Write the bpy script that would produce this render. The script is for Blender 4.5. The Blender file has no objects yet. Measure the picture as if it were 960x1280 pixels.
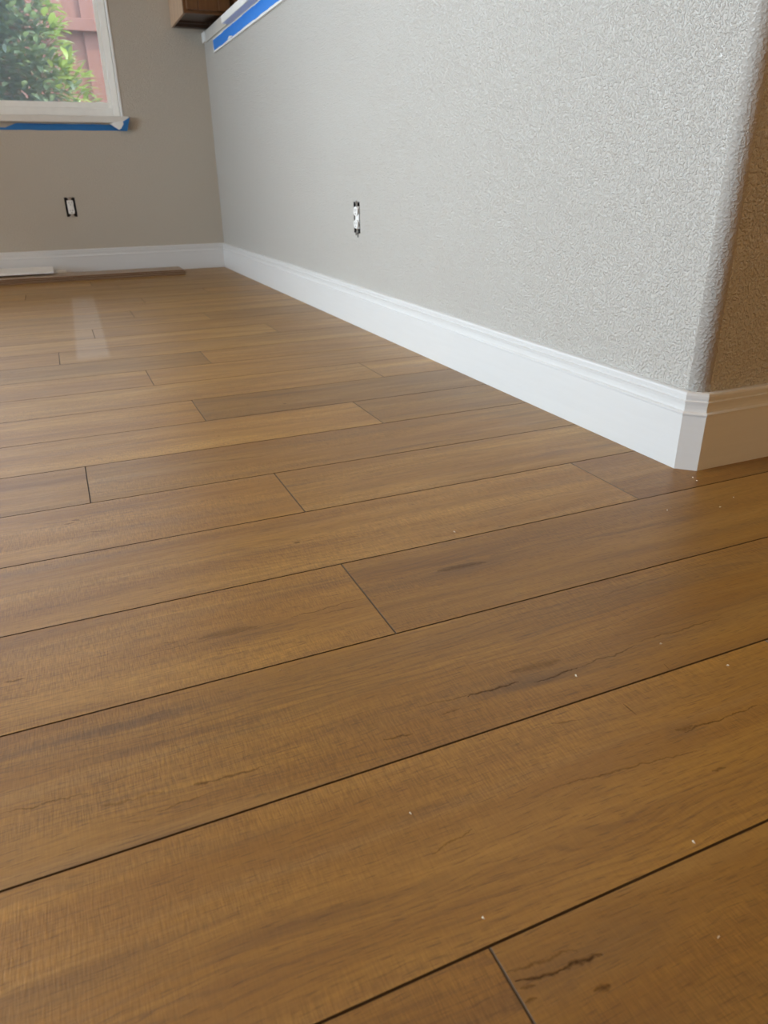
import bpy, bmesh, math, random
from mathutils import Vector, Matrix, noise
PI = math.pi
C = bpy.context.scene.collection

# ------------------------------------------------------------ camera
cam_d = bpy.data.cameras.new('camera')
cam_d.sensor_fit = 'HORIZONTAL'; cam_d.sensor_width = 36.0
cam_d.lens = 901.05 / 960 * 36.0
cam_d.clip_start = 0.02; cam_d.clip_end = 100
cam_o = bpy.data.objects.new('camera', cam_d); C.objects.link(cam_o)
cr = Vector((0.917565, -0.397372, -0.012999)); cu = Vector((0.177259, 0.379603, 0.908009)); cf = Vector((0.355883, 0.835462, -0.418748))
M = Matrix((cr, cu, -cf)).transposed().to_4x4(); M.translation = Vector((0, 0, 0.46))
cam_o.matrix_world = M
cam_d.dof.use_dof = True; cam_d.dof.focus_distance = 0.95; cam_d.dof.aperture_fstop = 14.0
bpy.context.scene.camera = cam_o

# ------------------------------------------------------------ world, sun, daylight
sc = bpy.context.scene
w = bpy.data.worlds.new('world'); sc.world = w; w.use_nodes = True
bg = w.node_tree.nodes['Background']; bg.inputs[0].default_value = (0.62, 0.80, 1.0, 1); bg.inputs[1].default_value = 5.4
sun_d = bpy.data.lights.new('sun', 'SUN'); sun_d.energy = 7.0; sun_d.angle = 0.02; sun_d.color = (1, .93, .80)
sun_o = bpy.data.objects.new('sun', sun_d); C.objects.link(sun_o)
sun_o.rotation_euler = Vector((0.62, -0.30, 0.80)).to_track_quat('Z', 'Y').to_euler()

def area(name, loc, direction, sx, sy, power, col, spread=PI):
    d = bpy.data.lights.new(name, 'AREA'); d.shape = 'RECTANGLE'; d.size = sx; d.size_y = sy
    d.energy = power; d.color = col; d.spread = spread
    o = bpy.data.objects.new(name, d); C.objects.link(o); o.location = loc
    o.rotation_euler = (-Vector(direction)).to_track_quat('Z', 'Y').to_euler()
    return o
# daylight coming through the glass door in the left wall
area('daylight_door', (-3.46, 1.85, 1.10), (1, 0, 0), 2.0, 2.3, 53, (0.745, 0.885, 1.0), math.radians(87))
# warm ceiling lamp of the hall behind the camera
area('hall_lamp', (1.95, -2.2, 2.30), (0, 0, -1), 0.5, 0.5, 42, (1.0, 0.68, 0.34))
# added overhead fill light, put in to warm the far wall
area('far_wall_warm_fill', (-1.3, 1.9, 2.40), (0, 0, -1), 1.1, 1.1, 30, (1.0, 0.68, 0.40))
sc.view_settings.view_transform = 'Standard'; sc.view_settings.look = 'None'
sc.view_settings.exposure = 0.0; sc.view_settings.gamma = 1.0; sc.view_settings.use_curve_mapping = False

XW, YF, XB, YB = 0.929, 4.529, 0.857, 0.857   # right wall face, far wall face, -, near return face
YB = 0.857; TB = 0.012                        # baseboard thickness
SEAM0, PW = 0.26078, 0.176974                 # first plank seam and plank width
# ------------------------------------------------------------ helpers
def tag(o, label=None, cat=None, group=None, kind=None):
    if label: o['label'] = label
    if cat: o['category'] = cat
    if group: o['group'] = group
    if kind: o['kind'] = kind
    return o

def link(name, bm, mats, parent=None, smooth=False, loc=None):
    me = bpy.data.meshes.new(name); bmesh.ops.recalc_face_normals(bm, faces=bm.faces[:])
    bm.to_mesh(me); bm.free()
    for m in (mats if isinstance(mats, (list, tuple)) else [mats]): me.materials.append(m)
    if smooth:
        for p in me.polygons: p.use_smooth = True
    o = bpy.data.objects.new(name, me); C.objects.link(o)
    if parent: o.parent = parent
    if loc: o.location = loc
    return o

def empty(name, loc, rot=(0, 0, 0)):
    o = bpy.data.objects.new(name, None); C.objects.link(o); o.location = loc; o.rotation_euler = rot
    o.empty_display_size = 0.05
    return o

def add_box(bm, x0, x1, y0, y1, z0, z1, bev=0.0, mat=0, seg=2):
    r = bmesh.ops.create_cube(bm, size=1.0)
    vs = r['verts']
    for v in vs:
        v.co = Vector((x0 + (v.co.x + .5) * (x1 - x0), y0 + (v.co.y + .5) * (y1 - y0), z0 + (v.co.z + .5) * (z1 - z0)))
    fs = list({f for v in vs for f in v.link_faces})
    for f in fs: f.material_index = mat
    if bev:
        es = list({e for v in vs for e in v.link_edges})
        bmesh.ops.bevel(bm, geom=es, offset=bev, segments=seg, affect='EDGES', profile=.5)

def box(name, mats, x0, x1, y0, y1, z0, z1, bev=0.0, parent=None, seg=2):
    bm = bmesh.new(); add_box(bm, x0, x1, y0, y1, z0, z1, bev, 0, seg)
    return link(name, bm, mats, parent)

def prism(bm, pts, axis, a0, a1, mat=0):
    """extrude a closed 2D outline along an axis (0 x, 1 y, 2 z)"""
    def P(p, a):
        if axis == 0: return Vector((a, p[0], p[1]))
        if axis == 1: return Vector((p[0], a, p[1]))
        return Vector((p[0], p[1], a))
    A = [bm.verts.new(P(p, a0)) for p in pts]; B = [bm.verts.new(P(p, a1)) for p in pts]
    n = len(pts); fs = [bm.faces.new(A), bm.faces.new(B)]
    for i in range(n): fs.append(bm.faces.new((A[i], A[(i + 1) % n], B[(i + 1) % n], B[i])))
    for f in fs: f.material_index = mat

def wall_slab(bm, axis, at, back, u0, u1, z0, z1, holes):
    """wall slab facing along axis with rectangular through holes (u0,u1,z0,z1)"""
    us = sorted({u0, u1} | {h[0] for h in holes} | {h[1] for h in holes})
    zs = sorted({z0, z1} | {h[2] for h in holes} | {h[3] for h in holes})
    def P(d, u, z): return Vector((d, u, z)) if axis == 0 else Vector((u, d, z))
    solid = {}
    for i in range(len(us) - 1):
        for j in range(len(zs) - 1):
            cu_, cz = (us[i] + us[i + 1]) / 2, (zs[j] + zs[j + 1]) / 2
            solid[i, j] = not any(h[0] < cu_ < h[1] and h[2] < cz < h[3] for h in holes)
    vc = {}
    def V(d, i, j):
        k = (d, i, j)
        if k not in vc: vc[k] = bm.verts.new(P(d, us[i], zs[j]))
        return vc[k]
    for (i, j), s in solid.items():
        if not s: continue
        for d in (at, back): bm.faces.new((V(d, i, j), V(d, i + 1, j), V(d, i + 1, j + 1), V(d, i, j + 1)))
        for di, dj, a, b in ((-1, 0, (i, j), (i, j + 1)), (1, 0, (i + 1, j), (i + 1, j + 1)), (0, -1, (i, j), (i + 1, j)), (0, 1, (i, j + 1), (i + 1, j + 1))):
            if not solid.get((i + di, j + dj), False):
                bm.faces.new((V(at, *a), V(at, *b), V(back, *b), V(back, *a)))

# ------------------------------------------------------------ material tools
class NT:
    def __init__(s, name):
        s.m = bpy.data.materials.new(name); s.m.use_nodes = True; s.t = s.m.node_tree
        s.b = s.t.nodes['Principled BSDF']; s.out = s.t.nodes['Material Output']
    def n(s, typ, **kw):
        nd = s.t.nodes.new(typ)
        for k, v in kw.items(): setattr(nd, k, v)
        return nd
    def put(s, sock, v):
        if isinstance(v, bpy.types.NodeSocket): s.t.links.new(v, sock)
        elif v is not None:
            if isinstance(v, (tuple, list)) and len(v) == 3 and sock.type == 'RGBA': v = (*v, 1)
            sock.default_value = v
    def math(s, op, a, b=None, c=None, clamp=False):
        nd = s.n('ShaderNodeMath', operation=op); nd.use_clamp = clamp
        for i, v in enumerate((a, b, c)): s.put(nd.inputs[i], v)
        return nd.outputs[0]
    def vm(s, op, a, b=None, c=None, scale=None):
        nd = s.n('ShaderNodeVectorMath', operation=op); s.put(nd.inputs[0], a); s.put(nd.inputs[1], b)
        if c is not None: s.put(nd.inputs[2], c)
        if scale is not None: s.put(nd.inputs['Scale'], scale)
        return nd.outputs['Value'] if op in ('DOT_PRODUCT', 'LENGTH', 'DISTANCE') else nd.outputs['Vector']
    def noise(s, vec, scale=1.0, detail=2.0, rough=.5, dist=0.0):
        nd = s.n('ShaderNodeTexNoise'); s.put(nd.inputs['Vector'], vec); s.put(nd.inputs['Scale'], scale)
        s.put(nd.inputs['Detail'], detail); s.put(nd.inputs['Roughness'], rough); s.put(nd.inputs['Distortion'], dist)
        return nd.outputs['Fac']
    def mr(s, v, a, b, c=0.0, d=1.0, smooth=False):
        nd = s.n('ShaderNodeMapRange'); nd.interpolation_type = 'SMOOTHSTEP' if smooth else 'LINEAR'
        for i, x in enumerate((v, a, b, c, d)): s.put(nd.inputs[i], x)
        return nd.outputs[0]
    def mix(s, f, a, b, mode='MIX'):
        nd = s.n('ShaderNodeMix', data_type='RGBA', blend_type=mode)
        s.put(nd.inputs[0], f); s.put(nd.inputs[6], a); s.put(nd.inputs[7], b)
        return nd.outputs[2]
    def xyz(s, x, y, z=0.0):
        nd = s.n('ShaderNodeCombineXYZ')
        for i, v in enumerate((x, y, z)): s.put(nd.inputs[i], v)
        return nd.outputs[0]
    def bump(s, h, strength, dist):
        nd = s.n('ShaderNodeBump'); s.put(nd.inputs['Height'], h); nd.inputs['Strength'].default_value = strength
        nd.inputs['Distance'].default_value = dist
        s.put(s.b.inputs['Normal'], nd.outputs[0])
    def set(s, col=None, rough=None, metal=None, spec=None):
        if col is not None: s.put(s.b.inputs['Base Color'], col)
        if rough is not None: s.put(s.b.inputs['Roughness'], rough)
        if metal is not None: s.put(s.b.inputs['Metallic'], metal)
        if spec is not None: s.put(s.b.inputs['Specular IOR Level'], spec)
        return s

def plain(name, col, rough=.5, metal=0.0, var=.06, scale=30.0, bump=0.0):
    t = NT(name); g = t.n('ShaderNodeNewGeometry').outputs['Position']
    f = t.noise(g, scale, 3.0)
    t.set(t.mix(f, tuple(c * (1 - var) for c in col), tuple(min(1, c * (1 + var)) for c in col)), rough, metal)
    if bump: t.bump(f, .5, bump)
    return t.m

def wall_paint(name='greige_orange_peel_paint', strength=1.0, c1=(.550, .525, .480), c2=(.585, .560, .512)):
    t = NT(name); g = t.n('ShaderNodeNewGeometry').outputs['Position']
    a = t.noise(g, 225.0, 1.6, .5, .12)
    b = t.noise(g, 120.0, 1.0, .5, .0)
    blob = t.mr(a, .40, .68, smooth=True)
    h = t.math('ADD', blob, t.math('MULTIPLY', b, 1.2))
    soft = t.noise(g, 1.6, 2.0)
    t.set(t.mix(soft, c1, c2), .28, spec=.5)
    t.bump(h, strength, .0021)
    return t.m
def trim_paint():
    t = NT('white_semigloss_trim_paint'); g = t.n('ShaderNodeNewGeometry').outputs['Position']
    f = t.noise(t.vm('MULTIPLY', g, (2.0, 2.0, 30.0)), 4.0, 3.0)
    t.set(t.mix(f, (.665, .66, .645), (.705, .70, .685)), .30); t.bump(f, .15, .0006)
    return t.m
CRACKS = [(0.294, 0.4873, 0.3516, 0.487, 0.0016, 0.95), (0.3655, 0.4793, 0.4184, 0.4796, 0.0014, 0.85), (0.4169, 0.4803, 0.5055, 0.4863, 0.001, 0.6), (0.5096, 0.491, 0.6289, 0.4885, 0.0011, 0.5), (0.2411, 0.4944, 0.3077, 0.4878, 0.0009, 0.4), (0.1954, 0.4662, 0.2227, 0.463, 0.0014, 0.6), (0.2594, 0.4749, 0.2795, 0.4771, 0.001, 0.5), (0.3543, 0.5029, 0.4102, 0.4983, 0.006, 0.35), (0.1853, 0.2337, 0.2177, 0.2282, 0.0013, 0.95), (0.215, 0.2288, 0.246, 0.2265, 0.002, 0.95), (0.1827, 0.2409, 0.2328, 0.2359, 0.0012, 0.45), (0.1857, 0.2281, 0.195, 0.2278, 0.0014, 0.6), (0.1836, 0.2196, 0.1915, 0.2192, 0.0016, 0.7), (0.227, 0.2082, 0.2379, 0.2071, 0.0022, 0.7), (0.4242, 0.4168, 0.4251, 0.3989, 0.0009, 0.7), (0.4484, 0.3635, 0.4965, 0.3631, 0.0012, 0.7), (0.4914, 0.363, 0.5417, 0.3625, 0.0009, 0.6), (0.4434, 0.3681, 0.4612, 0.3659, 0.0028, 0.45), (0.3, 0.3572, 0.4408, 0.3415, 0.001, 0.45), (0.1799, 0.3399, 0.2189, 0.3481, 0.001, 0.45), (0.4346, 0.3173, 0.4485, 0.3151, 0.0016, 0.5), (-0.1203, 0.5152, -0.0539, 0.5102, 0.001, 0.5), (-0.044, 0.49, -0.021, 0.4888, 0.002, 0.4), (-0.0211, 0.488, 0.0043, 0.4859, 0.0016, 0.35), (0.0288, 0.4826, 0.041, 0.4801, 0.0022, 0.55), (0.041, 0.4801, 0.0877, 0.4791, 0.0014, 0.55), (-0.0046, 0.467, 0.0384, 0.4669, 0.0009, 0.45), (-0.0266, 0.4629, -0.0072, 0.4611, 0.001, 0.3), (-0.0585, 1.0775, -0.044, 1.0798, 0.0024, 0.6), (-0.0471, 1.0874, -0.0348, 1.0848, 0.0022, 0.6), (-0.0249, 1.0353, 0.0033, 1.028, 0.0024, 0.35), (-0.1246, 0.7013, -0.1045, 0.6993, 0.0018, 0.6), (0.0035, 0.6907, 0.1723, 0.6916, 0.0007, 0.5), (0.1732, 0.6948, 0.2722, 0.6998, 0.0009, 0.6), (0.2055, 0.6894, 0.268, 0.6818, 0.0008, 0.4), (0.0725, 0.6967, 0.1353, 0.6941, 0.006, 0.4), (0.0346, 0.7039, 0.049, 0.7024, 0.002, 0.3), (0.3821, 0.7206, 0.4484, 0.7159, 0.006, 0.55), (0.4792, 0.8514, 0.7073, 0.8656, 0.0012, 0.4), (0.236, 0.8752, 0.2456, 0.8762, 0.0025, 0.7), (0.2456, 0.8762, 0.2883, 0.8757, 0.001, 0.5), (0.3103, 0.8599, 0.3235, 0.8593, 0.002, 0.3), (0.1598, 1.2531, 0.2883, 1.2377, 0.005, 0.35), (0.5395, 0.9901, 0.6663, 0.9915, 0.005, 0.25), (0.4714, 0.5829, 0.7316, 0.5924, 0.001, 0.25), (0.7731, 0.7393, 0.9665, 0.7511, 0.003, 0.2), (0.2721, 0.8046, 0.3552, 0.781, 0.002, 0.2), (0.4178, 1.5515, 0.423, 1.5562, 0.004, 0.6), (0.6423, 1.824, 0.6442, 1.8231, 0.006, 0.6), (0.8268, 2.0278, 0.8311, 2.0256, 0.006, 0.6), (0.234, 1.3903, 0.2369, 1.3889, 0.004, 0.5), (0.3457, 0.4215, 0.3692, 0.4169, 0.0009, 0.5), (0.5046, 0.4494, 0.5028, 0.4384, 0.0006, 0.6), (-0.127, 0.6711, -0.0835, 0.6647, 0.001, 0.2)]
CHIPS = [(0.9145, 0.8251), (0.9099, 0.8116), (0.862, 0.717), (0.7816, 0.7417), (0.9094, 0.7352), (0.5623, 0.4202), (0.4096, 0.4706), (0.1815, 0.3811), (0.1377, 0.604), (0.324, 0.2044), (0.366, 0.2686), (0.5269, 0.4782), (0.4552, 0.8122), (0.1886, 0.2796)]
BASE_D = (.30, .146, .025); BASE_L = (.47, .264, .056); ROUGH = .38; SPEC = .72

def wood_floor(row=None):
    t = NT('oak_vinyl_plank')
    marks = [c for c in CRACKS if row is not None and SEAM0 + row * PW - .004 < (c[1] + c[3]) / 2 < SEAM0 + (row + 1) * PW + .004]
    pos = t.n('ShaderNodeNewGeometry').outputs['Position']
    pl = t.n('ShaderNodeAttribute', attribute_name='plank_uv'); tone = t.n('ShaderNodeAttribute', attribute_name='plank_tone')
    sp = t.n('ShaderNodeSeparateXYZ'); t.put(sp.inputs[0], pl.outputs['Vector'])
    X, Y, Zr = sp.outputs
    st = t.n('ShaderNodeSeparateXYZ'); t.put(st.inputs[0], tone.outputs['Vector'])
    lum, red, knot_amt = st.outputs
    # warped plank coordinates
    wx = t.noise(t.xyz(t.math('MULTIPLY', X, 2.2), t.math('MULTIPLY', Y, 9.0), Zr), 1.0, 2.0)
    Yw = t.math('ADD', Y, t.math('MULTIPLY', t.math('SUBTRACT', wx, .5), .045))
    broad = t.noise(t.xyz(t.math('MULTIPLY', X, 1.6), t.math('MULTIPLY', Yw, 15.0), Zr), 1.0, 3.0, .55)
    mid = t.noise(t.xyz(t.math('MULTIPLY', X, 5.0), t.math('MULTIPLY', Yw, 70.0), Zr), 1.0, 3.0, .6)
    fine = t.noise(t.xyz(t.math('MULTIPLY', X, 22.0), t.math('MULTIPLY', Yw, 420.0), Zr), 1.0, 2.0, .6)
    # growth-ring lines that only show in patches
    ringmask = t.mr(t.noise(t.xyz(t.math('MULTIPLY', X, 2.0), t.math('MULTIPLY', Y, 10.0), t.math('ADD', Zr, 7.0)), 1.0, 1.0), .50, .66, smooth=True)
    rwarp = t.noise(t.xyz(t.math('MULTIPLY', X, 7.0), t.math('MULTIPLY', Y, 30.0), Zr), 1.0, 1.5)
    ph = t.math('ADD', t.math('MULTIPLY', Yw, 700.0), t.math('MULTIPLY', rwarp, 26.0))
    ring = t.mr(t.math('SINE', ph), .35, 1.0, smooth=True)
    ring = t.math('MULTIPLY', ring, ringmask)
    # cross saw marks, faint light and dark ticks across the grain
    saw = t.noise(t.xyz(t.math('MULTIPLY', X, 760.0), t.math('MULTIPLY', Y, 85.0), Zr), 1.0, 1.0)
    sawmask = t.mr(t.noise(t.xyz(t.math('MULTIPLY', X, 3.0), t.math('MULTIPLY', Y, 14.0), t.math('ADD', Zr, 3.0)), 1.0, 1.0), .38, .62, .25, 1.0, smooth=True)
    sawv = t.math('MULTIPLY', t.math('SUBTRACT', saw, .5), sawmask)
    # dark mineral streaks
    strk = t.noise(t.xyz(t.math('MULTIPLY', X, 3.5), t.math('MULTIPLY', Yw, 42.0), t.math('ADD', Zr, 11.0)), 1.0, 2.5, .6)
    strk = t.math('MULTIPLY', t.mr(strk, .57, .74, smooth=True), knot_amt)
    # base colours
    col = t.mix(t.mr(broad, .30, .70), BASE_D, BASE_L)
    col = t.mix(t.mr(mid, .35, .72, 0.0, .42), col, (.23, .115, .030))
    stripe = t.noise(t.xyz(t.math('MULTIPLY', X, .8), t.math('MULTIPLY', Yw, 34.0), t.math('ADD', Zr, 21.0)), 1.0, 2.0, .5)
    col = t.mix(t.mr(stripe, .50, .72, 0.0, .42, True), col, (.20, .11, .040))
    col = t.mix(t.mr(stripe, .28, .45, .22, 0.0, True), col, (.52, .34, .13))
    col = t.mix(t.mr(fine, .40, .75, 0.0, .45), col, (.21, .10, .028))
    col = t.mix(t.math('MULTIPLY', ring, .30), col, (.15, .078, .032))
    col = t.mix(t.math('MULTIPLY', strk, .60), col, (.105, .058, .030))
    cm = t.mr(sawv, -.22, .22, .80, 1.20)
    col = t.mix(1.0, col, t.xyz(cm, cm, cm), 'MULTIPLY')
    pore = t.noise(t.xyz(t.math('MULTIPLY', X, 60.0), t.math('MULTIPLY', Yw, 700.0), t.math('ADD', Zr, 5.0)), 1.0, 1.0)
    col = t.mix(t.mr(pore, .58, .74, 0.0, .50), col, (.11, .055, .022))
    # plank tone
    tl = t.xyz(t.math('MULTIPLY', lum, t.math('ADD', 1.0, t.math('MULTIPLY', red, .06))), lum, t.math('MULTIPLY', lum, t.math('SUBTRACT', 1.0, t.math('MULTIPLY', red, .10))))
    col = t.mix(1.0, col, tl, 'MULTIPLY')
    # individual cracks, knots and mineral lines printed on the planks
    ps = t.n('ShaderNodeSeparateXYZ'); t.put(ps.inputs[0], pos)
    wob = t.noise(t.xyz(t.math('MULTIPLY', ps.outputs[0], 55.0), t.math('MULTIPLY', ps.outputs[1], 20.0), 0.0), 1.0, 3.0, .6)
    wob2 = t.noise(t.vm('MULTIPLY', pos, (260.0, 420.0, 1.0)), 1.0, 2.0)
    dy = t.math('ADD', t.math('MULTIPLY', t.math('SUBTRACT', wob, .5), .011), t.math('MULTIPLY', t.math('SUBTRACT', wob2, .5), .0012))
    P = t.xyz(ps.outputs[0], t.math('ADD', ps.outputs[1], dy), 0.0)
    tot = None
    for (x0, y0, x1, y1, wd, s_) in marks:
        A = Vector((x0, y0, 0)); AB = Vector((x1 - x0, y1 - y0, 0)); L2 = AB.length_squared
        Pi = P if tot is None else t.vm('MULTIPLY_ADD', t.xyz(tot, tot, 0.0), (1e-9, 1e-9, 0.0), P)
        d = t.vm('SUBTRACT', Pi, tuple(A))
        tt = t.math('ADD', t.vm('DOT_PRODUCT', d, tuple(AB / L2)), 0.0, clamp=True)
        dist = t.vm('DISTANCE', d, t.vm('SCALE', tuple(AB), scale=tt))
        taper = t.mr(t.math('ABSOLUTE', t.math('SUBTRACT', tt, .5)), .2, .5, wd * 1.5, wd * .5)
        mk = t.mr(dist, 0.0, taper, s_, 0.0, smooth=True)
        tot = mk if tot is None else t.math('MAXIMUM', tot, mk)
    if tot is not None:
        tot = t.math('MULTIPLY', tot, t.mr(wob2, .25, .6, .55, 1.0))
        col = t.mix(tot, col, (.045, .022, .010))
    # soft brown halo round the big knot and a few dark patches
    for (hx, hy, rx, ry, s_) in ((.355, .485, .075, .016, .40), (.42, .716, .07, .02, .30), (.215, .226, .06, .02, .22), (.45, .365, .03, .015, .25), (.10, .695, .09, .02, .22), (.63, .575, .16, .02, .16), (.27, .228, .05, .03, .2)):
        if row is None or not SEAM0 + row * PW < hy < SEAM0 + (row + 1) * PW: continue
        dd = t.vm('LENGTH', t.vm('MULTIPLY', t.vm('SUBTRACT', P, (hx, hy, 0.0)), (1 / rx, 1 / ry, 1.0)))
        col = t.mix(t.mr(dd, 0.15, 1.0, s_, 0.0, smooth=True), col, (.13, .080, .045))
    # pale patch blended into the colour of the far planks
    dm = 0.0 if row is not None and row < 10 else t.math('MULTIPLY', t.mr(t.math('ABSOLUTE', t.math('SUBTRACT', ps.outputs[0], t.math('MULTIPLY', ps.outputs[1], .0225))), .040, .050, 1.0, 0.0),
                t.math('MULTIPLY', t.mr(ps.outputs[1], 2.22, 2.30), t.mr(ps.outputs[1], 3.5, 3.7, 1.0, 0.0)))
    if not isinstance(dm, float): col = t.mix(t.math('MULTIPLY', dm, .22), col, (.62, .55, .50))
    h = t.math('ADD', t.math('MULTIPLY', fine, .5), t.math('ADD', t.math('MULTIPLY', mid, .4), t.math('MULTIPLY', sawv, .6)))
    if tot is not None: h = t.math('SUBTRACT', h, t.math('MULTIPLY', tot, .5))
    t.set(col, t.mr(mid, .3, .7, ROUGH, ROUGH + .08), spec=SPEC if tot is None else t.math('SUBTRACT', SPEC, t.math('MULTIPLY', tot, SPEC)))
    t.bump(h, .5, .0007)
    return t.m

ROWS = sorted({int(math.floor(((c[1] + c[3]) / 2 - SEAM0) / PW)) for c in CRACKS})
M_floor = [wood_floor(), None] + [wood_floor(r_) for r_ in ROWS] + [plain('lit_pale_plank_end', (.20, .155, .105), .6)]  # last entry: plank-end bevels, light they catch put in as paler colour
M_groove = plain('dark_bevelled_plank_edge', (.085, .050, .024), .7)

def build_floor():
    rnd = random.Random(11)
    X0, X1 = -3.5, 3.9
    joints = {-1: .1817, 0: .634, 2: .2745, 3: .7727, 4: .2818, 5: -.0172, 6: .565, 7: .232, 8: .72, 10: .348, 11: -.041, 12: .645, 14: .49, 17: .315, 18: .619, 19: -.154, 21: .143}
    tones = {  # (row, piece right of the joint?) -> luminance, redness, streaks
        (-1, 0): (.92, .6, .4), (-1, 1): (.90, .4, .5), (0, 0): (1.0, .2, .5), (0, 1): (.96, .2, .5), (1, 0): (1.0, -.1, .7), (2, 0): (1.05, .0, .7), (2, 1): (.88, .2, .8),
        (3, 0): (1.06, -.1, .4), (3, 1): (.82, .6, .4), (4, 0): (1.10, -.1, .5), (4, 1): (.98, .0, .7), (5, 0): (.90, .5, .5), (5, 1): (.90, .2, .7),
        (6, 0): (1.08, -.1, .7), (6, 1): (.80, .2, .8), (7, 0): (1.02, .1, .3), (7, 1): (.72, .3, .8), (8, 0): (1.02, -.2, .4), (8, 1): (1.08, .0, .2), (9, 0): (.98, .1, .5), (9, 1): (.98, .1, .5),
        (10, 0): (.80, .2, .8), (10, 1): (1.0, .1, .4), (11, 0): (.90, .5, .3), (11, 1): (.92, .1, .6), (12, 0): (1.05, -.2, .9), (12, 1): (.98, .1, .3), (13, 0): (.88, .1, 1.0), (13, 1): (.95, .1, .4),
        (14, 0): (.96, .1, .9), (14, 1): (.80, .3, .8)}
    bm = bmesh.new()
    uvl = bm.loops.layers.float_vector.new('plank_uv') if False else None
    la = bm.verts.layers.float_vector.new('plank_uv'); lt = bm.verts.layers.float_vector.new('plank_tone')
    L = 1.22; e = .0011; g = .0004; dpt = -.0016
    r0 = int(math.floor((-3.0 - SEAM0) / PW)); r1 = int(math.ceil((YF - SEAM0) / PW))
    for k in range(r0, r1):
        ya = SEAM0 + k * PW; yb = min(ya + PW, YF + .02)
        j = joints.get(k, rnd.uniform(-.6, .6) if k > 14 or k < -1 else -.2 if k == 1 else -1.3 + rnd.uniform(0, .5))
        cuts = [j + n * L for n in range(-4, 5)]
        cuts = [X0] + [c for c in cuts if X0 + .05 < c < X1 - .05] + [X1]
        for a, b in zip(cuts, cuts[1:]):
            right = 1 if (a + b) / 2 > j else 0
            base = tones.get((k, right)) if j - L - .1 < (a + b) / 2 < j + L + .1 else None
            if k == 1 or k == 9: base = tones[(k, 0)]
            tn = base or (rnd.uniform(.86, 1.08), rnd.uniform(-.2, .5), rnd.uniform(.3, 1))
            ox, oz = rnd.uniform(0, 50), rnd.uniform(0, 90)
            def V(x, y, z):
                v = bm.verts.new((x, y, z)); v[la] = Vector((x + ox, y - ya + ox * .37, oz)); v[lt] = Vector(tn); return v
            T = [V(a + e, ya + e, 0), V(b - e, ya + e, 0), V(b - e, yb - e, 0), V(a + e, yb - e, 0)]
            G = [V(a + g, ya + g, dpt), V(b - g, ya + g, dpt), V(b - g, yb - g, dpt), V(a + g, yb - g, dpt)]
            tf = bm.faces.new(T)
            if k in ROWS: tf.material_index = 2 + ROWS.index(k)
            for i in range(4):
                f = bm.faces.new((T[i], T[(i + 1) % 4], G[(i + 1) % 4], G[i])); f.material_index = len(M_floor) - 1 if i == 3 else 1
    vs = [bm.verts.new(p) for p in ((X0, -3, dpt), (X1, -3, dpt), (X1, YF + .02, dpt), (X0, YF + .02, dpt))]
    f = bm.faces.new(vs); f.material_index = 1
    vs = [bm.verts.new(p) for p in ((X0, -3, -.05), (X1, -3, -.05), (X1, YF + .02, -.05), (X0, YF + .02, -.05))]
    f = bm.faces.new(vs); f.material_index = 1
    for f in bm.faces: f.normal_update()
    me = bpy.data.meshes.new('floor'); bm.to_mesh(me); bm.free()
    
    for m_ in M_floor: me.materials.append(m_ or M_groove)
    o = bpy.data.objects.new('floor', me); C.objects.link(o)
    # all upward-facing: flip any downward normals by recomputing on the planks
    tag(o, kind='structure')
    return o
build_floor()

# ------------------------------------------------------------ room shell
M_wall = wall_paint(); M_wall_far = wall_paint('shade_toned_greige_light_texture_paint', .35, (.475, .425, .350), (.505, .455, .378)); M_bead = wall_paint('greige_corner_bead_paint', .35); M_trim = trim_paint()  # far wall: same greige, its dimmer light darkened into the paint colour
M_ceil = plain('white_ceiling_paint', (.62, .59, .53), .8)
M_kitchen = M_wall
WX0, WX1, WZ0, WZ1 = -2.20, .457, .779, 2.15         # far window opening
OX, OZ = .125, .347                                 # far outlet centre
OY2, OZ2 = 2.372, .348                              # right wall outlet centre
bm = bmesh.new()
wall_slab(bm, 1, YF, YF + .13, -3.5, 3.9, 0, 2.45, [(WX0, WX1, WZ0, WZ1), (OX - .027, OX + .027, OZ - .048, OZ + .048)])
tag(link('wall_far', bm, M_wall_far), kind='structure')
bm = bmesh.new(); wall_slab(bm, 0, -3.5, -3.62, -3.0, YF, 0, 2.45, [(.65, 3.05, .02, 2.08)])
tag(link('wall_left', bm, M_wall), kind='structure')
bm = bmesh.new(); wall_slab(bm, 1, -3.0, -3.12, -3.5, 3.9, 0, 2.45, [])
tag(link('wall_back', bm, plain('warm_tan_paint', (.50, .38, .25), .6)), kind='structure')
bm = bmesh.new(); wall_slab(bm, 0, 3.9, 4.02, -3.0, YF, 0, 2.45, [])
tag(link('wall_east', bm, plain('warm_tan_paint_east', (.50, .38, .25), .6)), kind='structure')
tag(box('ceiling', M_ceil, -3.5, 3.9, -3.0, YF, 2.45, 2.55), kind='structure')

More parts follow.
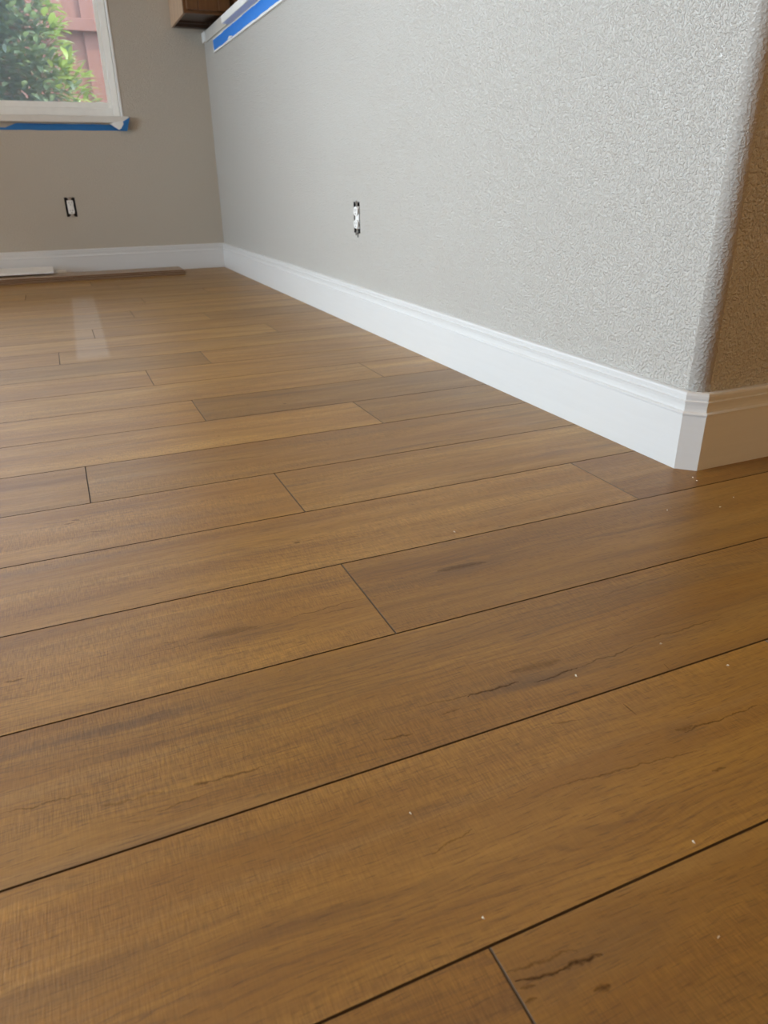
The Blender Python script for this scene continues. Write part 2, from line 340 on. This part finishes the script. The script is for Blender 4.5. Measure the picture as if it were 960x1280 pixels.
# right wall: half wall with bullnose corner that returns to the right as the near wall
YC = 3.87      # end of the bar cap; beyond it the wall runs up to the cabinet
def right_wall():
    bm = bmesh.new()
    wall_slab(bm, 0, XW, XW + .13, 1.6, YC, 0, 1.112, [(OY2 - .027, OY2 + .027, OZ2 - .048, OZ2 + .048)])
    wall_slab(bm, 0, XW, XW + .13, YC, YF, 0, 1.112, [])
    tag(link('wall_right', bm, M_wall), kind='structure')
    bm = bmesh.new(); wall_slab(bm, 0, XW, XW + .13, YC, YF, 1.112, 1.175, [])
    tag(link('wall_right_upper', bm, M_wall), kind='structure')
    bm = bmesh.new(); r = .024; pts = [(XW, 1.6)]
    for i in range(9):
        a = PI + i / 8 * PI / 2
        pts.append((XW + r + r * math.cos(a), YB + r + r * math.sin(a)))
    pts += [(3.9, YB), (3.9, YB + .13), (XW + .13, YB + .13), (XW + .13, 1.6)]
    prism(bm, pts, 2, 0, 2.45)
    o = link('wall_front', bm, [M_wall, M_bead])
    for p in o.data.polygons:
        p.use_smooth = p.area < .05 * 2.45 and abs(p.normal.z) < .5 and p.normal.x < -.02 and p.normal.y < -.02
        if p.use_smooth: p.material_index = 1
    tag(o, kind='structure')
right_wall()

# ------------------------------------------------------------ baseboards
PROF = [(0, 0), (.012, 0), (.012, .0955), (.0135, .0965), (.0138, .0990), (.0125, .1005), (.0095, .1020), (.0088, .1060), (.0092, .1120), (.0105, .1170),
        (.0112, .1190), (.0085, .1205), (.0085, .1225), (.0095, .1240), (.0098, .1290), (.0085, .1325), (.0055, .1340), (0, .1343)]
def sweep(name, path, normals, kind='structure', mat=None):
    """path: list of wall-face points; normals: offset direction (scaled for mitre) at each point"""
    bm = bmesh.new(); rings = []
    for (x, y), (nx, ny) in zip(path, normals):
        rings.append([bm.verts.new((x + nx * t, y + ny * t, z)) for t, z in PROF])
    for A, B in zip(rings, rings[1:]):
        for i in range(len(PROF) - 1): bm.faces.new((A[i], A[i + 1], B[i + 1], B[i]))
        bm.faces.new((A[-1], A[0], B[0], B[-1]))
    bm.faces.new(rings[0]); bm.faces.new(list(reversed(rings[-1])))
    return tag(link(name, bm, mat or M_trim), kind=kind)
k = math.tan(PI / 8)
P1 = (XW, .876); P2 = (XW + .019, YB)
sweep('baseboard_right', [(XW, YF), P1], [(-1, -1), (-1, -k)])
sweep('baseboard_corner', [P1, P2], [(-1, -k), (-k, -1)])
sweep('baseboard_front', [P2, (3.9, YB)], [(-k, -1), (0, -1)])
sweep('baseboard_far', [(-3.5, YF), (XW, YF)], [(0, -1), (-1, -1)])

# ------------------------------------------------------------ bar cap, painted apron and masking tape
M_white = plain('white_gloss_board', (.84, .83, .80), .35)
M_tape = plain('blue_masking_tape', (.018, .20, .66), .55, var=.10, scale=60, bump=.0004)
M_tape2 = plain('blue_masking_tape_dull', (.015, .155, .42), .6, var=.10, scale=60, bump=.0004)
M_paper = plain('white_paper_backing', (.78, .77, .74), .7)
tag(box('bar_top', M_white, XW - .049, XW + .26, 1.6, YC, 1.112, 1.142, .003), 'white bar top board along the half wall, ending short of the brown cabinet', 'shelf')
ap = empty('trim_board', (XW, 3.0, 1.09)); tag(ap, 'white trim board under the bar top, covered with bright blue painter tape', 'trim')
def rel(o, par):
    o.parent = par; o.matrix_parent_inverse = Matrix.Translation(par.location).inverted(); return o
rel(box('board', M_white, XW - .010, XW + .001, 1.6, 4.27, 1.053, 1.112, .0015), ap)
def tape_strip(name, pts_top, pts_bot, xface, mat, axis):
    """a thin strip on a wall face with a hand-torn outline; pts: (u,z)"""
    bm = bmesh.new(); rows = []
    for (d) in (0.0, .0006):
        rows.append([[bm.verts.new((xface - d, u, z) if axis == 0 else (u, xface - d, z)) for (u, z) in pts] for pts in (pts_top, pts_bot)])
    for r in rows:
        for i in range(len(r[0]) - 1): bm.faces.new((r[0][i], r[0][i + 1], r[1][i + 1], r[1][i]))
    for s in (0, 1):
        for i in range(len(rows[0][0]) - 1): bm.faces.new((rows[0][s][i], rows[0][s][i + 1], rows[1][s][i + 1], rows[1][s][i]))
    for i in (0, -1): bm.faces.new((rows[0][0][i], rows[0][1][i], rows[1][1][i], rows[1][0][i]))
    return link(name, bm, mat)
rnd = random.Random(4)
ys = [4.262 - i * (2.66 / 60) for i in range(61)]
top = [(y, 1.1065 + rnd.uniform(-.0016, .0012)) for y in ys]; bot = [(y - .012 if i == 0 else y, 1.0605 + rnd.uniform(-.0012, .0018)) for i, y in enumerate(ys)]
rel(tape_strip('masking_tape', top, bot, XW - .0102, M_tape, 0), ap)
# white paint smear on the tape
sm = [(y, z) for y, z in ((3.93, 1.064), (3.90, 1.072), (3.87, 1.068), (3.84, 1.064))]
rel(tape_strip('paint_smear', sm, [(y, 1.0612) for y, z in sm], XW - .0110, M_paper, 0), ap)
# strip of trim on the wall under the cabinet
tag(box('trim_1', plain('grey_shaded_filler_strip', (.60, .56, .50), .5), XW - .006, XW + .001, YC + .002, 4.455, 1.125, 1.174, .001), kind='structure')
tag(box('trim_2', M_white, XW - .012, XW + .001, 4.457, 4.527, 1.128, 1.174, .002), kind='structure')

# ------------------------------------------------------------ wall cabinets over the half wall
def cabinet_wood(name, c1, c2, rough=.45):
    t = NT(name); g = t.n('ShaderNodeNewGeometry').outputs['Position']
    f = t.noise(t.vm('MULTIPLY', g, (90.0, 60.0, 5.0)), 1.0, 3.0, .6, .5); f2 = t.noise(g, 3.0, 2.0)
    t.set(t.mix(t.mr(f, .35, .7), c1, c2), rough); t.bump(f, .2, .001)
    return t.m
M_cab = cabinet_wood('brown_stained_oak', (.16, .070, .024), (.105, .043, .014))
M_cabd = cabinet_wood('dark_brown_underside', (.085, .050, .034), (.060, .035, .024))
M_end = cabinet_wood('window_lit_oak_end_panel', (.55, .38, .25), (.40, .26, .16))  # oak side panel, window light on it worked into a paler tone
def cabinet(x0, x1, z0, z1, y0, label, first):
    c = empty('wall_cabinet', ((x0 + x1) / 2, YF, z0)); tag(c, label, 'cabinet')
    bm = bmesh.new()
    add_box(bm, x0 + .012, x1, y0 + .02, YF - .002, z0 + .016, z1)          # carcass above recessed bottom
    add_box(bm, x0 + .012, x1, y0 + .02, y0 + .034, z0, z0 + .016, .001)     # front bottom rail
    add_box(bm, x0 + .012, x1, YF - .04, YF - .002, z0, z0 + .016, .001)     # hanging rail
    add_box(bm, x0 + .012, x1, YF - .11, YF - .10, z0 + .006, z0 + .016)
    rel(link('body', bm, M_cabd), c)
    if first: rel(box('end_panel', M_end, x0, x0 + .012, y0 + .02, YF - .002, z0, z1, .002), c)
    bm = bmesh.new(); add_box(bm, x0, x0 + .04, y0 + .002, y0 + .02, z0, z1, .001); add_box(bm, x1 - .012, x1, y0 + .002, y0 + .02, z0, z1, .001)
    add_box(bm, x0 + .04, x1 - .012, y0 + .002, y0 + .02, z0, z0 + .03, .001); add_box(bm, x0 + .04, x1 - .012, y0 + .002, y0 + .02, z1 - .04, z1, .001)
    rel(link('face_frame', bm, M_cab), c)
    d = empty('door', ((x0 + x1) / 2, y0, z0)); 
    bm = bmesh.new(); a, b = x0 + .014, x1 - .006; s = .055
    add_box(bm, a, a + s, y0 - .018, y0 + .002, z0 + .012, z1 - .012, .003); add_box(bm, b - s, b, y0 - .018, y0 + .002, z0 + .012, z1 - .012, .003)
    add_box(bm, a + s, b - s, y0 - .018, y0 + .002, z0 + .012, z0 + .012 + s, .003); add_box(bm, a + s, b - s, y0 - .018, y0 + .002, z1 - .012 - s, z1 - .012, .003)
    add_box(bm, a + s - .004, b - s + .004, y0 - .010, y0 - .002, z0 + .012 + s - .004, z1 - .012 - s + .004)
    bpy.data.objects.remove(d)
    rel(link('door', bm, M_cab), c)
    return c
cabinet(.765, .992, 1.192, 2.10, 4.135, 'brown wall cabinet with an oak end panel in a window-lit tone hanging beside the window', True)
cabinet(.997, 1.45, 1.192, 2.10, 4.135, 'brown wall cabinet behind the bar top, right of the one with the oak end', False)

# ------------------------------------------------------------ window 1
M_vinyl = plain('almond_window_vinyl', (.92, .91, .86), .35)
M_stool = plain('painted_window_stool', (.72, .69, .63), .45)
t = NT('window_glass')
gl = t.n('ShaderNodeBsdfGlossy'); gl.inputs['Roughness'].default_value = .02
tr = t.n('ShaderNodeBsdfTransparent'); tr.inputs[0].default_value = (.97, .98, .97, 1)
df = t.n('ShaderNodeBsdfTranslucent'); df.inputs[0].default_value = (.8, .84, .85, 1)
fr = t.n('ShaderNodeFresnel'); fr.inputs[0].default_value = 1.45
m1 = t.n('ShaderNodeMixShader'); t.put(m1.inputs[0], .065); t.put(m1.inputs[1], tr.outputs[0]); t.put(m1.inputs[2], df.outputs[0])
m2 = t.n('ShaderNodeMixShader'); t.put(m2.inputs[0], fr.outputs[0]); t.put(m2.inputs[1], m1.outputs[0]); t.put(m2.inputs[2], gl.outputs[0])
t.t.links.new(m2.outputs[0], t.out.inputs[0]); M_glass = t.m
wn = empty('window_1', ((WX0 + WX1) / 2, YF, WZ0)); tag(wn, kind='structure')
def ring(bm, x0, x1, z0, z1, w, wb, y0, y1, bev):
    add_box(bm, x0, x0 + w, y0, y1, z0, z1, bev); add_box(bm, x1 - w, x1, y0, y1, z0, z1, bev)
    add_box(bm, x0 + w, x1 - w, y0, y1, z0, z0 + wb, bev); add_box(bm, x0 + w, x1 - w, y0, y1, z1 - w, z1, bev)
bm = bmesh.new(); ring(bm, WX0 + .004, WX1 - .004, WZ0 + .002, WZ1 - .002, .034, .040, YF + .045, YF + .125, .003)
rel(link('window_frame', bm, M_vinyl), wn)
WM = (WX0 + WX1) / 2
bm = bmesh.new(); ring(bm, WM - .01, WX1 - .038, WZ0 + .042, WZ1 - .036, .018, .028, YF + .062, YF + .080, .003); ring(bm, WX0 + .038, WM + .01, WZ0 + .042, WZ1 - .036, .018, .028, YF + .084, YF + .100, .003)
rel(link('sash', bm, M_vinyl), wn)
rel(box('pane', M_glass, WX0 + .05, WX1 - .05, YF + .0808, YF + .0832, WZ0 + .06, WZ1 - .05), wn)
# corner bead of the drywall return, and the stool
bm = bmesh.new(); add_box(bm, WX1 - .003, WX1 + .006, YF - .0035, YF + .045, WZ0 + .002, WZ1 + .006, .0015)
rel(link('corner_bead', bm, M_white), wn)
bm = bmesh.new(); add_box(bm, WX0 - .03, WX1 + .030, YF - .026, YF + .044, WZ0 - .030, WZ0 + .001, .004, seg=3)
rel(link('window_sill', bm, M_stool), wn)
# tape under the sill with its torn corner
tp = empty('masking_tape', (.17, YF, .73)); tag(tp, 'dark blue painter tape strip stuck under the window sill', 'tape')
xs = [-2.2 + i * (2.672 / 50) for i in range(51)]
top = [(x, (.7425 if x > -.115 else .724) + rnd.uniform(-.001, .001)) for x in xs]; bot = [(x, .713 + rnd.uniform(-.0012, .0012)) for x in xs]
rel(tape_strip('tape_band', top, bot, YF - .0005, M_tape2, 1), tp)
bm = bmesh.new()
for q in ([(.418, .7150), (.470, .7130), (.492, .776), (.452, .755)],):
    A = [bm.verts.new((x, YF - .029 - (.004 if i in (2,) else 0), z)) for i, (x, z) in enumerate(q)]
    B = [bm.verts.new((x, YF - .028, z)) for x, z in q]
    bm.faces.new(A); bm.faces.new(B)
    for i in range(4): bm.faces.new((A[i], A[(i + 1) % 4], B[(i + 1) % 4], B[i]))
rel(link('folded_end', bm, M_tape2), tp)
bm = bmesh.new()
A = [bm.verts.new(p) for p in ((.385, YF - .0285, .7450), (.470, YF - .0285, .7640), (.440, YF - .034, .7230), (.428, YF - .034, .7160))]
B = [bm.verts.new(v.co + Vector((0, .0006, 0))) for v in A]
bm.faces.new(A); bm.faces.new(B)
for i in range(4): bm.faces.new((A[i], A[(i + 1) % 4], B[(i + 1) % 4], B[i]))
pf = rel(link('peeled_backing', bm, M_paper), tp); pf['label'] = 'torn white edge peeling off'

# glass door in the left wall (out of frame) that lets the daylight in
dr = empty('door_1', (-3.56, 1.85, 0)); tag(dr, kind='structure')
bm = bmesh.new()
for a, b in ((.65, 1.87), (1.83, 3.05)):
    add_box(bm, -3.58, -3.53, a, a + .06, .02, 2.08, .003); add_box(bm, -3.58, -3.53, b - .06, b, .02, 2.08, .003)
    add_box(bm, -3.58, -3.53, a + .06, b - .06, .02, .10, .003); add_box(bm, -3.58, -3.53, a + .06, b - .06, 2.01, 2.08, .003)
rel(link('door_frame', bm, M_vinyl), dr)
rel(box('pane', M_glass, -3.558, -3.552, .70, 3.0, .08, 2.03), dr)

# ------------------------------------------------------------ outlets without cover plates
M_box = plain('dark_outlet_box', (.012, .014, .018), .6)
M_metal = plain('zinc_strap', (.55, .55, .53), .35, .9)
M_nylon = plain('white_outlet_nylon', (.80, .79, .76), .4)
M_slot = plain('black_slot', (.01, .01, .01), .6)
def outlet(loc, rotz, label):
    r = empty('electrical_outlet', loc, (0, 0, rotz)); tag(r, label, 'outlet', None)
    bm = bmesh.new(); W, Hh, D = .0262, .0472, .05      # box: five walls, open at the front (-Y)
    add_box(bm, -W, -W + .002, 0, D, -Hh, Hh); add_box(bm, W - .002, W, 0, D, -Hh, Hh)
    add_box(bm, -W + .002, W - .002, 0, D, -Hh, -Hh + .002); add_box(bm, -W + .002, W - .002, 0, D, Hh - .002, Hh)
    add_box(bm, -W + .002, W - .002, D - .002, D, -Hh + .002, Hh - .002)
    # cable ears in the four corners
    for sx in (-1, 1):
        for sz in (-1, 1): add_box(bm, sx * .017 - .004, sx * .017 + .004, .006, .02, sz * .038 - .004, sz * .038 + .004, .001)
    link('outlet_box', bm, M_box, r)
    bm = bmesh.new()
    add_box(bm, -.008, .008, -.0005, .001, -.052, .052, .0004); add_box(bm, -.012, .012, -.0007, .0012, .043, .052, .0004); add_box(bm, -.012, .012, -.0007, .0012, -.052, -.043, .0004)
    link('mounting_strap', bm, M_metal, r)
    for z in (-.0475, .0475):
        bm = bmesh.new(); bmesh.ops.create_cone(bm, cap_ends=True, segments=12, radius1=.0035, radius2=.003, depth=.003, matrix=Matrix.Translation((0, -.002, z)) @ Matrix.Rotation(PI / 2, 4, 'X'))
        link('screw', bm, M_metal, r)
    bm = bmesh.new(); add_box(bm, -.0155, .0155, -.001, .028, -.034, .034, .003)
    link('receptacle_body', bm, M_nylon, r)
    for z in (-.0195, .0195):
        bm = bmesh.new(); n = 20; ang = [2 * PI * i / n for i in range(n)]
        pts = [(.0165 * math.cos(a), z + max(-.0135, min(.0135, .0165 * math.sin(a)))) for a in ang]
        A = [bm.verts.new((x, .002, zz)) for x, zz in pts]; B = [bm.verts.new((x, -.0042, zz)) for x, zz in pts]; B2 = [bm.verts.new((x * .94, -.005, z + (zz - z) * .94)) for x, zz in pts]
        for P_, Q in ((A, B), (B, B2)):
            for i in range(n): bm.faces.new((P_[i], P_[(i + 1) % n], Q[(i + 1) % n], Q[i]))
        bm.faces.new(B2)
        fc = link('receptacle_face', bm, M_nylon, r)
        bm = bmesh.new(); add_box(bm, -.0072, -.0052, -.0054, -.0044, z - .001, z + .0065); add_box(bm, .0052, .0072, -.0054, -.0044, z - .001, z + .0075)
        bmesh.ops.create_cone(bm, cap_ends=True, segments=12, radius1=.0024, radius2=.0024, depth=.001, matrix=Matrix.Translation((0, -.0049, z - .0075)) @ Matrix.Rotation(PI / 2, 4, 'X'))
        link('slot', bm, M_slot, fc)
    return r
outlet((OX, YF, OZ), 0, 'uncovered white outlet in its black box on the far wall below the window')
o2 = outlet((XW, OY2, OZ2), PI / 2 * -1, 'uncovered outlet with loose wires in the long pale right wall')
# bare wire ends hanging from the right wall outlet
for dx, zz in ((.010, -.060), (-.006, -.054)):
    bm = bmesh.new(); rings = []
    for px, py, pz in ((dx, .004, -.040), (dx + .001, -.001, -.045), (dx + .002, -.003, -.050), (dx, -.0025, zz)):
        rings.append([bm.verts.new((px + .0014 * math.cos(a_), py + .0014 * math.sin(a_), pz)) for a_ in [k_ * PI / 4 for k_ in range(8)]])
    for A, B in zip(rings, rings[1:]):
        for k_ in range(8): bm.faces.new((A[k_], A[(k_ + 1) % 8], B[(k_ + 1) % 8], B[k_]))
    bm.faces.new(rings[0]); bm.faces.new(rings[-1])
    link('wire', bm, M_box, o2, smooth=True)

# ------------------------------------------------------------ leftovers on the floor by the far wall
M_plank2 = cabinet_wood('loose_plank_face', (.36, .25, .16), (.30, .20, .12), .4)
M_core = plain('brown_plank_edges', (.20, .115, .06), .7)
ln = [(-.98, .2285, .0), (-.975, .2290, .004), (-.98, .228, -.003)]
for i, (xa, lab) in enumerate(((-.60, 'loose brown floor plank lying on the floor by the far baseboard, bottom of the pile'),
                          (-.595, 'loose brown floor plank in the middle of the pile by the far baseboard'),
                          (-.602, 'loose brown floor plank on top of the pile by the far baseboard, under the white trim pieces'))):
    z = i * .0093
    bm = bmesh.new(); yy = 4.240 + (0, .003, .001)[i]
    add_box(bm, xa, xa + 1.237, yy, yy + .177, z + .0002, z + .0082, .0008)
    add_box(bm, xa + 1.237, xa + 1.243, yy + .002, yy + .175, z + .0010, z + .0040)      # tongue
    o = link('floor_plank', bm, [M_core, M_plank2])
    for p in o.data.polygons:
        if p.normal.z > .9: p.material_index = 1
    tag(o, lab, 'plank', 'pile of leftover floor planks')
# white baseboard offcuts resting on the planks, leaning on the wall baseboard
def offcut(x0, x1, yb, zb, yt, zt, th, label):
    bm = bmesh.new(); d = Vector((0, yt - yb, zt - zb)); Ln = d.length; d.normalize(); n = Vector((0, -d.z, d.y))
    prof = [(0, 0), (0, th), (Ln * .70, th), (Ln * .72, th * 1.15), (Ln * .76, th * .75), (Ln * .88, th * .7), (Ln * .92, th * .85), (Ln, th * .5), (Ln, 0)]
    def Pt(x, a): v = Vector((x, yb, zb)) + d * a[0] + n * a[1]; return v
    A = [bm.verts.new(Pt(x0, a)) for a in prof]; B = [bm.verts.new(Pt(x1, a)) for a in prof]
    bm.faces.new(A); bm.faces.new(B)
    for i in range(len(prof)): bm.faces.new((A[i], A[(i + 1) % len(prof)], B[(i + 1) % len(prof)], B[i]))
    tag(link('baseboard_offcut', bm, M_white), label, 'trim')
tag(box('offcut_shim', M_core, -.62, -.07, 4.372, 4.412, .0278, .0375, .001), 'narrow brown shim added between the loose planks and the white trim offcut for a shadow gap', 'strip')  # added shim, lifts the offcut so a dark gap shows below
offcut(-.70, -.020, 4.335, .0355, 4.495, .050, .010, 'white trim offcut lying tilted on the loose planks by the far wall')
offcut(-.50, .043, 4.498, .0005, 4.503, .034, .008, 'short white trim end leaning on the far baseboard behind the loose planks')

# ------------------------------------------------------------ chips of sawdust on the floor
M_chip = plain('pale_wood_chip', (.80, .72, .58), .8)
for i, (x, y) in enumerate(CHIPS):
    bm = bmesh.new(); rr = random.Random(i); L = rr.uniform(.0010, .0019) * (1 if y < .7 else 1.25); W2 = L * rr.uniform(.3, .5)
    pts = [(-L, 0, .0), (-L * .2, W2, .0), (L, W2 * .3, .0), (L * .5, -W2, .0)]
    A = [bm.verts.new((px, py, .0001)) for px, py, _ in pts]; B = [bm.verts.new((px, py, .0007 + .0006 * (j % 2))) for j, (px, py, _) in enumerate(pts)]
    bm.faces.new(A); bm.faces.new(B)
    for j in range(4): bm.faces.new((A[j], A[(j + 1) % 4], B[(j + 1) % 4], B[j]))
    o = link('wood_chip', bm, M_chip, loc=(x, y, 0)); o.rotation_euler = (0, 0, rr.uniform(0, 3))
    tag(o, 'tiny pale wood chip lying loose on the brown plank floor', 'wood chip', 'wood chips scattered on the floor')

# ------------------------------------------------------------ garden behind the window
tag(box('ground', plain('garden_soil', (.20, .15, .10), .9, var=.3, scale=6), -8, 8, YF + .2, 14, -.25, -.15), kind='structure')
M_fence = cabinet_wood('red_stained_fence', (.27, .115, .085), (.20, .08, .06), .8)
fe = empty('wooden_fence', (0, 7.6, -.15)); tag(fe, 'reddish brown board fence behind the leafy shrub outside the window', 'fence')
x = -4.2; rr = random.Random(3)
while x < 3.2:
    wdt = .14; bm = bmesh.new(); yo = .02 if int(round(x / .144)) % 2 else 0.0; add_box(bm, x, x + wdt + .012, 7.6 + yo, 7.6195 + yo, -.16, 2.35 + rr.uniform(-.01, .01), .003)
    rel(link('fence_board', bm, M_fence), fe); x += wdt + .004
for z in (.35, 1.62):
    rel(box('rail', M_fence, -4.2, 3.2, 7.55, 7.598, z, z + .09, .004), fe)

def leaf_mat(name, c1, c2):
    t = NT(name); g = t.n('ShaderNodeNewGeometry'); f = t.noise(g.outputs['Position'], 9.0, 2.0); rp = g.outputs['Random Per Island']
    col = t.mix(t.math('MULTIPLY', t.math('ADD', f, rp), .5), c1, c2)
    t.set(col, .28, spec=.8)
    tl = t.n('ShaderNodeBsdfTranslucent'); t.put(tl.inputs[0], t.mix(.4, col, (.42, .55, .14)))
    mx = t.n('ShaderNodeMixShader'); t.put(mx.inputs[0], .35); t.put(mx.inputs[1], t.b.outputs[0]); t.put(mx.inputs[2], tl.outputs[0])
    t.t.links.new(mx.outputs[0], t.out.inputs[0]); return t.m
M_leaf = leaf_mat('shrub_leaf', (.020, .042, .026), (.26, .34, .23))
M_leaf_sunlit = leaf_mat('sunlit_shrub_leaf', (.20, .30, .05), (.36, .45, .09))  # right-side leaves: sunlight put into a yellower leaf colour
M_stem = plain('shrub_stem', (.25, .17, .11), .8)
def shrub(cx, cy, zb, blobs, n, label, seed, sunlit_share):
    rr = random.Random(seed); r = empty('leafy_shrub', (cx, cy, zb)); tag(r, label, 'shrub')
    bm = bmesh.new()
    for i in range(n):
        bx, by, bz, rx, ry, rz = rr.choices(blobs, weights=[b[3] * b[4] * b[5] for b in blobs])[0]
        while True:
            v = Vector((rr.uniform(-1, 1), rr.uniform(-1, 1), rr.uniform(-1, 1)))
            if .35 < v.length < 1: break
        p = Vector((bx + v.x * rx, by + v.y * ry, bz + v.z * rz))
        L = rr.uniform(.07, .125); W = L * rr.uniform(.30, .38)
        d = (Vector((v.x, v.y, v.z * .4)).normalized() + Vector((rr.uniform(-.9, .9), rr.uniform(-.9, .9), rr.uniform(-.5, .7)))).normalized()
        s = d.cross(Vector((rr.uniform(-.4, .4), rr.uniform(-.4, .4), 1))).normalized(); u = s.cross(d).normalized()
        a = p; b = p + d * L * .35 + s * W * .5 + u * L * .05; c = p + d * L * .75 + s * W * .4 + u * L * .02; e = p + d * L - u * L * .08
        b2 = p + d * L * .35 - s * W * .5 + u * L * .05; c2 = p + d * L * .75 - s * W * .4 + u * L * .02; m1_ = p + d * L * .35; m2_ = p + d * L * .75
        V = [bm.verts.new(q) for q in (a, b, c, e, c2, b2, m1_, m2_)]
        mi = 1 if (p.x > .20 + max(0, 1.0 - p.z) * .3 and rr.random() < sunlit_share) else 0
        for f in ((0, 1, 6), (1, 2, 7, 6), (2, 3, 7), (3, 4, 7), (4, 5, 6, 7), (5, 0, 6)):
            fc = bm.faces.new([V[k_] for k_ in f]); fc.material_index = mi; fc.smooth = True
    me = bpy.data.meshes.new('foliage'); bm.to_mesh(me); bm.free(); me.materials.append(M_leaf); me.materials.append(M_leaf_sunlit)
    o = bpy.data.objects.new('foliage', me); C.objects.link(o); rel(o, r)
    bm = bmesh.new()
    for (bx, by, bz, rx, ry, rz) in blobs:
        for q in range(3):
            p0 = Vector((cx + rr.uniform(-.15, .15), cy + rr.uniform(-.1, .1), zb)); p1 = Vector((bx + rr.uniform(-.5, .5) * rx, by + rr.uniform(-.5, .5) * ry, bz + rz * rr.uniform(0, .6)))
            pts = [p0.lerp(p1, t_) + Vector((rr.uniform(-.03, .03), rr.uniform(-.03, .03), 0)) for t_ in (0, .3, .6, 1)]
            rings = []
            for j, pp in enumerate(pts):
                rad = .014 * (1 - j * .22); rings.append([bm.verts.new(pp + Vector((rad * math.cos(a_), rad * math.sin(a_), 0))) for a_ in [k_ * PI / 3 for k_ in range(6)]])
            for A, B in zip(rings, rings[1:]):
                for k_ in range(6): bm.faces.new((A[k_], A[(k_ + 1) % 6], B[(k_ + 1) % 6], B[k_]))
            bm.faces.new(rings[0]); bm.faces.new(rings[-1])
    rel(link('stems', bm, M_stem), r)
shrub(.0, 6.0, -.15, [(.02, 6.0, 1.25, .30, .35, .50), (.12, 6.05, .95, .34, .35, .35), (-.35, 6.0, 1.2, .38, .4, .55), (-.1, 6.1, 1.7, .40, .35, .45), (.10, 6.0, .62, .40, .35, .28)],
      5200, 'large leafy green shrub with leaves tinted sunlit yellow-green on the right outside the window', 7, .75)
